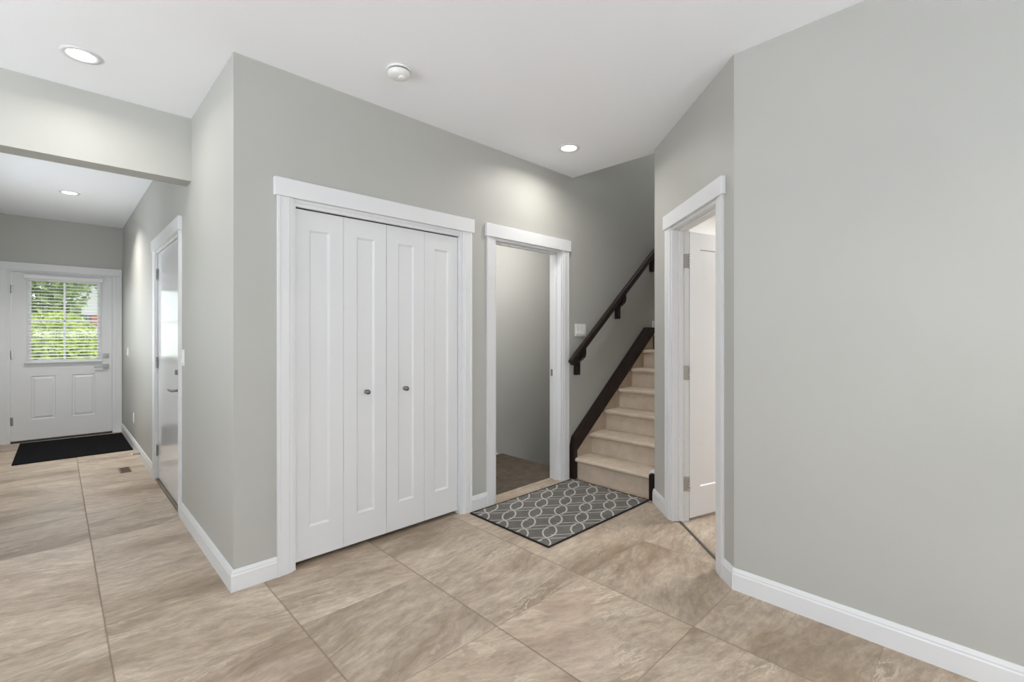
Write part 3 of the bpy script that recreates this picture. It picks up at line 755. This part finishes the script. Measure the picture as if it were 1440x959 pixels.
# ------------------------------------------------------------------ outside the front door
random.seed(4)
def leafmat(name, a, b):
    m = mat(name, a, 0.7); n = N(m); t = n.noise(coords(n), 3.5, 4)
    n.link(n.ramp(t.outputs[0], [(0.35, a), (0.65, b)]), n.b.inputs['Base Color']); return m
ML = leafmat('leaf_green', (0.16, 0.24, 0.07), (0.36, 0.46, 0.16)); MLy = leafmat('lime_leaf', (0.38, 0.50, 0.07), (0.62, 0.72, 0.16))
MG = leafmat('lawn_green', (0.30, 0.40, 0.13), (0.48, 0.58, 0.22)); MB = mat('tree_bark', (0.14, 0.11, 0.09), 0.9)
MHs = mat('pale_siding', (0.72, 0.72, 0.74), 0.8); MRf = mat('grey_shingle', (0.22, 0.22, 0.24), 0.9); MRd = mat('red_brick', (0.52, 0.22, 0.17), 0.9)
g = bm_new(); box(g, -40, 40, 8.5, 90, -0.35, -0.30); tag(obj('front_lawn', g, MG), 'green lawn seen through the front door window', 'lawn', kind='structure')
g = bm_new(); box(g, -0.9, 1.2, 8.37, 9.9, -0.3, -0.02); tag(obj('front_step', g, mat('concrete', (0.5, 0.49, 0.47), 0.9)), 'concrete step outside the front entry door', 'step', kind='structure')
def crown(cx_, cy_, cz_, rx, ry, rz, n, s):
    bm = bm_new()
    for i in range(n):
        while True:
            p = Vector((random.uniform(-1, 1), random.uniform(-1, 1), random.uniform(-1, 1)))
            if 0.25 < p.length < 1: break
        c_ = Vector((cx_+p.x*rx, cy_+p.y*ry, cz_+p.z*rz))
        u = Vector((random.gauss(0, 1), random.gauss(0, 1), random.gauss(0, 1))).normalized(); v = u.orthogonal().normalized(); ss = s*random.uniform(0.6, 1.3)
        bm.faces.new([bm.verts.new(c_+u*ss), bm.verts.new(c_+v*ss*0.5), bm.verts.new(c_-u*ss), bm.verts.new(c_-v*ss*0.5)])
    return bm
def tree(name, label, cat, x, y, h, cr, m, n=1800, s=0.16, tr=0.14):
    t = thing(name, label, cat, (x, y, -0.3))
    obj('foliage', crown(0, 0, h, cr[0], cr[1], cr[2], n, s), m, t)
    g = bm_new(); tube(g, [(0, 0, 0), (tr*0.5, 0, h*0.5), (-tr*0.4, 0.05, h*0.9), (0.1, 0, h*1.1)], [tr, tr*0.8, tr*0.6, tr*0.3], 10)
    for a_ in (0.6, 2.4, 4.1, 5.3): tube(g, [(0, 0, h*0.62), (math.cos(a_)*cr[0]*0.6, math.sin(a_)*cr[1]*0.6, h*1.05)], [tr*0.5, tr*0.15], 8)
    obj('trunk', g, MB, t); return t
tree('tree', 'leafy green tree beyond the hinge side of the door window', 'tree', -0.9, 19.0, 3.0, (1.7, 1.4, 1.55), ML, 2600, 0.13, 0.12)
tree('tree', 'slender tree standing in front of the pale house outside', 'tree', 1.55, 24.0, 4.3, (1.0, 1.0, 1.1), ML, 900, 0.12, 0.07)
tree('garden_shrub', 'lime green shrub low in the door window', 'shrub', -0.05, 13.6, 1.25, (0.85, 0.5, 0.85), MLy, 2400, 0.075, 0.03)
tree('garden_shrub', 'darker green shrub low beside the lock edge of the door window', 'shrub', 0.75, 15.0, 0.95, (0.5, 0.4, 0.62), ML, 1300, 0.07, 0.03)
hg = thing('hedge', 'low clipped green hedge across the garden outside the door window', 'hedge', (-1.2, 26, -0.3))
obj('foliage', crown(0, 0, 1.1, 2.6, 0.6, 1.05, 3200, 0.13), ML, hg)
hb = thing('house', 'pale house with a grey roof across the street', 'house', (4.0, 38, -0.3))
g = bm_new(); box(g, -4.5, 4.5, 0, 7, 0, 5.2); obj('wall', g, MHs, hb)
g = bm_new(); prism(g, [(-0.6, 5.2), (3.5, 7.6), (7.6, 5.2)], 'x', -5, 5); obj('roof', g, MRf, hb)
for k in range(3):
    g = bm_new(); box(g, -3.6+k*2.8, -2.2+k*2.8, -0.05, 0.0, 1.4, 2.8); obj('window', g, MRf, hb)
g = bm_new(); box(g, -2.45, -1.0, -0.3, -0.06, 2.05, 2.75); obj('brick_porch', g, MRd, hb)
g = bm_new(); box(g, -2.35, -2.15, -0.28, -0.08, 0, 2.05); box(g, -1.3, -1.1, -0.28, -0.08, 0, 2.05); obj('porch_post', g, MHs, hb)
